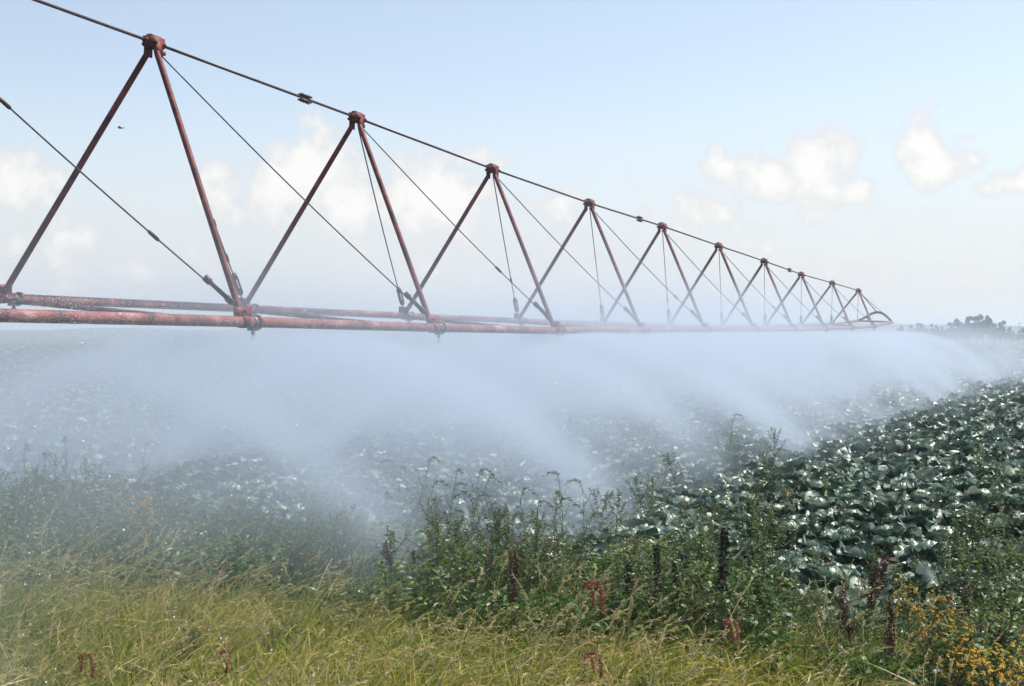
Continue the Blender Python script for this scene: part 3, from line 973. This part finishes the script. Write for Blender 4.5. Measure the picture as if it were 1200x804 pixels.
TP = []
tree_spots = [(1122, 400, 5.2, 'left'), (1135, 402, 5.9, 'm'), (1144, 398, 6.4, 'm'), (1151, 403, 6.1, 'm'), (1158, 399, 6.0, 'm'), (1165, 404, 5.3, 'm'), (1172, 400, 5.4, 'm'), (1178, 402, 4.9, 'm'), (1130, 406, 4.8, 'm'),
              (1114, 405, 5.0, 'm'), (1104, 410, 4.6, 'm'), (1092, 410, 4.4, 'm'), (1080, 415, 4.3, 'm'), (1068, 420, 4.2, 'm'), (1187, 396, 3.4, 's'), (1193, 400, 3.0, 's'), (1199, 398, 3.3, 's'), (1205, 402, 3.0, 's'), (1211, 400, 3.4, 's'), (1218, 398, 3.6, 's'), (1183, 404, 3.8, 's'), (1098, 404, 4.6, 'm'), (1086, 408, 4.3, 'm'), (1074, 412, 4.4, 'm'), (1056, 418, 4.2, 'm')]
LAB_TREE = {'m': ('dark bushy tree in the small hazy grove at the far right', 'trees of the far grove'), 's': ('low rounded bush on the horizon beside the grove', 'bushes beside the far grove'), 'left': ('dark bushy tree in the small hazy grove at the far right', 'trees of the far grove')}
for k, (px_, y_, h_, kd) in enumerate(tree_spots):
    x_ = (px_ - 600) / F * y_
    lab, grp = LAB_TREE[kd]
    if k < 4:
        r = thing('tree', lab, 'tree', (x_, y_, float(gz(y_))), 0, grp)
        t_, c_ = tree_meshes(5.5, [3.4, 4.2, 3.0, 3.8][k], 2600)
        t_.build('trunk', M['bark'], r); c_.build('crown', M['tree'], r)
        r.scale = (h_ / 5.5 * 1.35,) * 3
        TP.append(r)
    else:
        o = dup(TP[k % 4], (x_, y_, float(gz(y_))), rng.uniform(0, 6), (h_ / 5.5 * rng.uniform(.85, 1.25),) * 2 + (h_ / 5.5 * rng.uniform(1.1, 1.38),), lab, grp)
        if kd == 's':
            o['category'] = 'bush'; o.name = 'bush'

po = thing('utility_pole', 'thin distant utility pole on the horizon at the far right', 'utility pole', ((1195 - 600) / F * 520, 520, -1.8))
mb = MB(); mb.tube([(0, 0, 0), (0, 0, 7.0)], [.14, .10], 8); mb.build('pole', M['wood'], po)
mb = MB(); mb.box((0, 0, 6.5), (1, 0, 0), .9, (0, 1, 0), .06, (0, 0, 1), .07); mb.build('crossarm', M['wood'], po)

# bird far off
mb = MB()
bc = P(141, 150, 60)
def bp(x, y, z): return (bc.x + x, bc.y + y, bc.z + z)
mb.tube([bp(-.13, 0, .0), bp(-.10, 0, .01), bp(-.03, 0, .0), bp(.05, 0, -.005), bp(.11, 0, .0), bp(.2, 0, .01)], [.004, .02, .035, .032, .016, .01], 8)
wv = [bp(-.05, -.02, .01), bp(.06, -.02, .01), bp(.04, -.20, .05), bp(-.06, -.20, .06), bp(.09, -.36, .02), bp(-.05, .02, .01), bp(.06, .02, .01), bp(.04, .20, .05), bp(-.06, .20, .06), bp(.09, .36, .02)]
mb.add(wv, [(0, 1, 2, 3), (5, 8, 7, 6)], [(3, 2, 4), (8, 9, 7)])
tag(mb.build('bird', M['bird']), 'tiny dark bird gliding in the sky behind the truss', 'bird')

# ------------------------------------------------------------------ water: sprays, drops, mist, haze
sp = MB()
N = 10000
r = .25 + 2.9 * np.sqrt(rng.random(N)) * rng.uniform(.3, 1, N)
a = rng.uniform(0, 2 * PI, N)
e = np.radians(rng.choice([14., 20., 26.], N) + rng.normal(0, 2.0, N))
v2 = rng.normal(1.0, .07, N) * 2.6          # sets how far a drop is thrown
z = r * np.tan(e) - r * r / (v2 * 2 * np.cos(e) ** 2) * .95
ok = z > -1.85
c = np.stack([r * np.cos(a), r * np.sin(a), z], 1)[ok] + rng.normal(0, .02, (ok.sum(), 3))
sp.octa(c, rng.uniform(.001, .003, len(c)))
spm = sp.mesh('water_spray', M['drop'])
for k, c in enumerate(NOZZLES):
    o = link('water_spray', spm)
    o.location = c; o.rotation_euler = (0, 0, k * 1.7)
    tag(o, 'fan of fine water drops thrown from a nozzle of the irrigation truss', 'spray', 'sprays under the truss', 'stuff')

A0 = (near(0) + far(0)) / 2
tx, ty = AX.x / math.hypot(AX.x, AX.y), AX.y / math.hypot(AX.x, AX.y)
mb = MB()
N = 26000
t = -9 + 49 * rng.random(N) ** 1.7; cc = rng.normal(0, 2.4, N)
pts = np.stack([A0.x + tx * t + ty * cc, A0.y + ty * t - tx * cc, rng.uniform(.1, 2.2, N)], 1)
mb.octa(pts, rng.uniform(.0014, .0058, N))
tag(mb.build('water_drops', M['drop']), 'scattered bright drops of water falling through the mist', 'water drops', kind='stuff')


def mist_material():
    m, n, l = new_mat('water_mist')
    out = n.new('ShaderNodeOutputMaterial')
    pv = n.new('ShaderNodeVolumePrincipled')
    pv.inputs['Color'].default_value = (0.77, 0.85, 0.955, 1)
    pv.inputs['Anisotropy'].default_value = 0.55
    tc = n.new('ShaderNodeTexCoord')
    src = tc.outputs['Object']          # x along the truss, y across, z up

    def math_(op, a, b=None, c=None):
        k = n.new('ShaderNodeMath'); k.operation = op
        for i, v in enumerate((a, b, c)):
            if v is None: continue
            if isinstance(v, (int, float)): k.inputs[i].default_value = v
            else: l.new(v, k.inputs[i])
        return k.outputs[0]

    def smooth(v, a, b, to0=0.0, to1=1.0):
        k = n.new('ShaderNodeMapRange'); k.interpolation_type = 'SMOOTHSTEP'
        k.inputs['From Min'].default_value = a; k.inputs['From Max'].default_value = b
        k.inputs['To Min'].default_value = to0; k.inputs['To Max'].default_value = to1
        l.new(v, k.inputs['Value']); return k.outputs['Result']

    sx = n.new('ShaderNodeSeparateXYZ'); l.new(src, sx.inputs[0])
    mp = n.new('ShaderNodeMapping'); mp.inputs['Scale'].default_value = (.22, .30, .45)
    l.new(src, mp.inputs['Vector'])
    nz = n.new('ShaderNodeTexNoise'); nz.inputs['Scale'].default_value = 1.0; nz.inputs['Detail'].default_value = 3.0
    l.new(mp.outputs[0], nz.inputs['Vector'])
    f = nz.outputs['Fac']
    zz = math_('ADD', math_('MULTIPLY_ADD', f, -1.6, math_('ADD', sx.outputs['Z'], .8)), smooth(sx.outputs['X'], 8, 40, 0, 1.0))
    yy = math_('MULTIPLY_ADD', f, -2.4, math_('ADD', sx.outputs['Y'], 1.2))
    yy = math_('ADD', yy, smooth(sx.outputs['X'], 18, 44, 0, -1.6))      # the drift spreads toward the free end
    a = smooth(zz, 3.15, 1.7)
    b = smooth(yy, MIST['near'][1], MIST['near'][0])
    c = smooth(yy, -7.0, -4.0)
    d = smooth(sx.outputs['X'], 57, 30)
    g = math_('MULTIPLY', smooth(f, .33, .66, .3, 1.7), smooth(sx.outputs['X'], -4, 16, .45, 1.3))
    den = math_('MULTIPLY', math_('MULTIPLY', math_('MULTIPLY', a, b), math_('MULTIPLY', c, d)), math_('MULTIPLY', g, MIST['density']))
    # the umbrella of water under each nozzle: one every four metres of pipe, the same on the nearer pipe
    xm = math_('ADD', math_('MODULO', math_('ADD', sx.outputs['X'], MIST['phase'] + 40.0), MIST['pitch']), -MIST['pitch'] / 2)
    ym = math_('ADD', sx.outputs['Y'], -1.39)
    rr = math_('SQRT', math_('ADD', math_('MULTIPLY', xm, xm), math_('MULTIPLY', ym, ym)))
    zd = math_('MULTIPLY_ADD', math_('MULTIPLY_ADD', rr, -.17, .18), rr, 1.74)      # height of the falling sheet at this radius
    dz = math_('ABSOLUTE', math_('SUBTRACT', sx.outputs['Z'], zd))
    sheet = smooth(math_('DIVIDE', dz, math_('MULTIPLY_ADD', rr, .12, .05)), 1.0, .0)
    fan = math_('MULTIPLY', math_('DIVIDE', sheet, math_('ADD', rr, .2)), smooth(f, .36, .62, .1, 1.7))
    fan = math_('MULTIPLY', fan, math_('MULTIPLY', smooth(sx.outputs['X'], 43, 38), MIST['fan']))
    den = math_('ADD', den, fan)
    l.new(den, pv.inputs['Density'])
    l.new(pv.outputs[0], out.inputs['Volume'])
    m.cycles.volume_step_rate = MIST['step']
    return m


MIST = dict(near=(2.0, 7.2), density=0.09, step=0.14, fan=1.6, pitch=3.97, phase=1.345)
mb = MB()
mb.box((23, -.8, 1.72), (1, 0, 0), 35, (0, 1, 0), 9.0, (0, 0, 1), 1.7)
mi = mb.build('mist', mist_material(), None, False)
mi.location = (A0.x, A0.y, 0)
# local x along the truss, local y toward the camera's side
mi.rotation_euler = (0, 0, math.atan2(ty, tx))
mi.scale = (1, -1, 1)
tag(mi, 'drifting white mist of irrigation water hanging below the truss', 'mist', kind='stuff')

m, n, l = new_mat('air_haze')
out = n.new('ShaderNodeOutputMaterial'); pv = n.new('ShaderNodeVolumePrincipled')
pv.inputs['Color'].default_value = (0.74, 0.86, 1.0, 1)
pv.inputs['Density'].default_value = 0.0009
pv.inputs['Anisotropy'].default_value = 0.2
l.new(pv.outputs[0], out.inputs['Volume'])
mb = MB(); mb.box((0, 550, 4.0), (1, 0, 0), 1400, (0, 1, 0), 960, (0, 0, 1), 7.5)
hz = mb.build('haze', m, None, False)
tag(hz, 'thin summer haze over the farmland', 'haze', kind='stuff')

# ------------------------------------------------------------------ light and sky
EL, AZ = math.radians(58), math.radians(70)
sv = Vector((math.cos(EL) * math.sin(AZ), math.cos(EL) * math.cos(AZ), math.sin(EL)))
ld = bpy.data.lights.new('sun', 'SUN')
ld.energy = 5.0; ld.angle = math.radians(.5); ld.color = (1, .95, .87)
lo = link('sun', ld); lo.rotation_euler = (-sv).to_track_quat('-Z', 'Y').to_euler(); lo.location = (30, 10, 40)

w = bpy.data.worlds.new('World'); scene.world = w; w.use_nodes = True
n, l = w.node_tree.nodes, w.node_tree.links
n.clear()
out = n.new('ShaderNodeOutputWorld'); bg = n.new('ShaderNodeBackground')
bg.inputs['Strength'].default_value = 0.12
sky = n.new('ShaderNodeTexSky'); sky.sky_type = 'NISHITA'; sky.sun_disc = False
sky.sun_elevation = EL; sky.sun_rotation = AZ
sky.air_density = 1.0; sky.dust_density = 1.0; sky.ozone_density = 1.0; sky.altitude = 100
tc = n.new('ShaderNodeTexCoord')
sx = n.new('ShaderNodeSeparateXYZ'); l.new(tc.outputs['Generated'], sx.inputs[0])


def wm(op, a, b=None, c=None, clamp=False):
    k = n.new('ShaderNodeMath'); k.operation = op; k.use_clamp = clamp
    for i, v in enumerate((a, b, c)):
        if v is None: continue
        if isinstance(v, (int, float)): k.inputs[i].default_value = v
        else: l.new(v, k.inputs[i])
    return k.outputs[0]


yy = wm('MAXIMUM', sx.outputs['Y'], .05)
cb = n.new('ShaderNodeCombineXYZ')        # tangents of bearing and elevation
l.new(wm('DIVIDE', sx.outputs['X'], yy), cb.inputs[0]); l.new(wm('DIVIDE', sx.outputs['Z'], yy), cb.inputs[1])
nz = n.new('ShaderNodeTexNoise'); nz.inputs['Scale'].default_value = 38; nz.inputs['Detail'].default_value = 8; nz.inputs['Roughness'].default_value = .6
l.new(cb.outputs[0], nz.inputs['Vector'])
CLOUDS = [(22, 212, 48, 38, 1.0), (95, 278, 60, 26, .55), (365, 196, 52, 52, 1.0), (330, 225, 90, 50, .75), (395, 235, 60, 60, .75), (500, 232, 85, 56, .95), (545, 188, 50, 20, .6), (265, 236, 45, 40, .6),
          (650, 238, 60, 20, .5), (955, 194, 52, 40, 1.0), (905, 212, 70, 34, .85), (850, 196, 36, 20, .7), (985, 222, 60, 20, .65), (828, 246, 42, 30, .8), (1075, 166, 34, 32, 1.0), (1102, 192, 50, 30, .9), (1130, 161, 26, 8, .6), (1180, 216, 55, 14, .7), (60, 320, 200, 40, .35), (700, 300, 300, 40, .2)]
acc = None
for (cx, cy, rx, ry, s) in CLOUDS:
    ux, uy, ux_r, uy_r = (cx - 600) / F, (HOR - cy) / F, rx * 1.22 / F, ry * 1.22 / F
    k = n.new('ShaderNodeVectorMath'); k.operation = 'MULTIPLY_ADD'
    k.inputs[1].default_value = (1 / ux_r, 1 / uy_r, 0); k.inputs[2].default_value = (-ux / ux_r, -uy / uy_r, 0)
    l.new(cb.outputs[0], k.inputs[0])
    d_ = n.new('ShaderNodeVectorMath'); d_.operation = 'LENGTH'; l.new(k.outputs[0], d_.inputs[0])
    v_ = wm('MULTIPLY_ADD', d_.outputs['Value'], -s, s)
    acc = v_ if acc is None else wm('MAXIMUM', acc, v_)
val = wm('ADD', acc, wm('MULTIPLY_ADD', nz.outputs['Fac'], 2.3, -1.12))
mr = n.new('ShaderNodeMapRange'); mr.interpolation_type = 'SMOOTHSTEP'
mr.inputs['From Min'].default_value = .0; mr.inputs['From Max'].default_value = .46
mr.inputs['To Max'].default_value = .85
l.new(val, mr.inputs['Value'])
fac = wm('MULTIPLY', mr.outputs['Result'], wm('GREATER_THAN', sx.outputs['Y'], .06))
mx = n.new('ShaderNodeMix'); mx.data_type = 'RGBA'
mx.inputs['B'].default_value = (6.6, 6.35, 6.05, 1)
hs = n.new('ShaderNodeHueSaturation'); hs.inputs['Saturation'].default_value = .72
l.new(sky.outputs[0], hs.inputs['Color'])
vl = n.new('ShaderNodeMapRange'); vl.interpolation_type = 'SMOOTHSTEP'      # the milky summer air low in the sky
vl.inputs['From Min'].default_value = .20; vl.inputs['From Max'].default_value = .0
vl.inputs['To Max'].default_value = .92
l.new(sx.outputs['Z'], vl.inputs['Value'])
mv = n.new('ShaderNodeMix'); mv.data_type = 'RGBA'; mv.inputs['B'].default_value = (4.75, 4.85, 5.0, 1)
l.new(vl.outputs['Result'], mv.inputs['Factor']); l.new(hs.outputs[0], mv.inputs['A'])
sh = n.new('ShaderNodeMix'); sh.data_type = 'RGBA'
sh.inputs['A'].default_value = (4.7, 4.68, 4.7, 1); sh.inputs['B'].default_value = (6.05, 5.88, 5.62, 1)
sr = n.new('ShaderNodeMapRange'); sr.inputs['From Min'].default_value = .2; sr.inputs['From Max'].default_value = .75
l.new(val, sr.inputs['Value']); l.new(sr.outputs['Result'], sh.inputs['Factor']); l.new(sh.outputs['Result'], mx.inputs['B'])
l.new(fac, mx.inputs['Factor']); l.new(mv.outputs['Result'], mx.inputs['A'])
l.new(mx.outputs['Result'], bg.inputs['Color'])
l.new(bg.outputs[0], out.inputs['Surface'])

# ------------------------------------------------------------------ camera and render settings
cd = bpy.data.cameras.new('camera')
cd.sensor_width = 36; cd.lens = 36 * F / 1200
cd.shift_y = -(402 - HOR) / 1200
cd.clip_start = .1; cd.clip_end = 5000
co = link('camera', cd); co.location = (0, 0, EYE); co.rotation_euler = (math.radians(90), 0, 0)
scene.camera = co

scene.render.engine = 'CYCLES'
cy = scene.cycles
cy.max_bounces = 8; cy.diffuse_bounces = 3; cy.glossy_bounces = 2; cy.transmission_bounces = 4; cy.volume_bounces = 3; cy.transparent_max_bounces = 16
cy.use_adaptive_sampling = True; cy.adaptive_threshold = 0.02
cy.use_denoising = True
cy.volume_max_steps = 256
cy.sample_clamp_indirect = 6
vs = scene.view_settings
vs.view_transform = 'Standard'; vs.look = 'None'; vs.exposure = 0.52; vs.gamma = 1; vs.use_curve_mapping = False
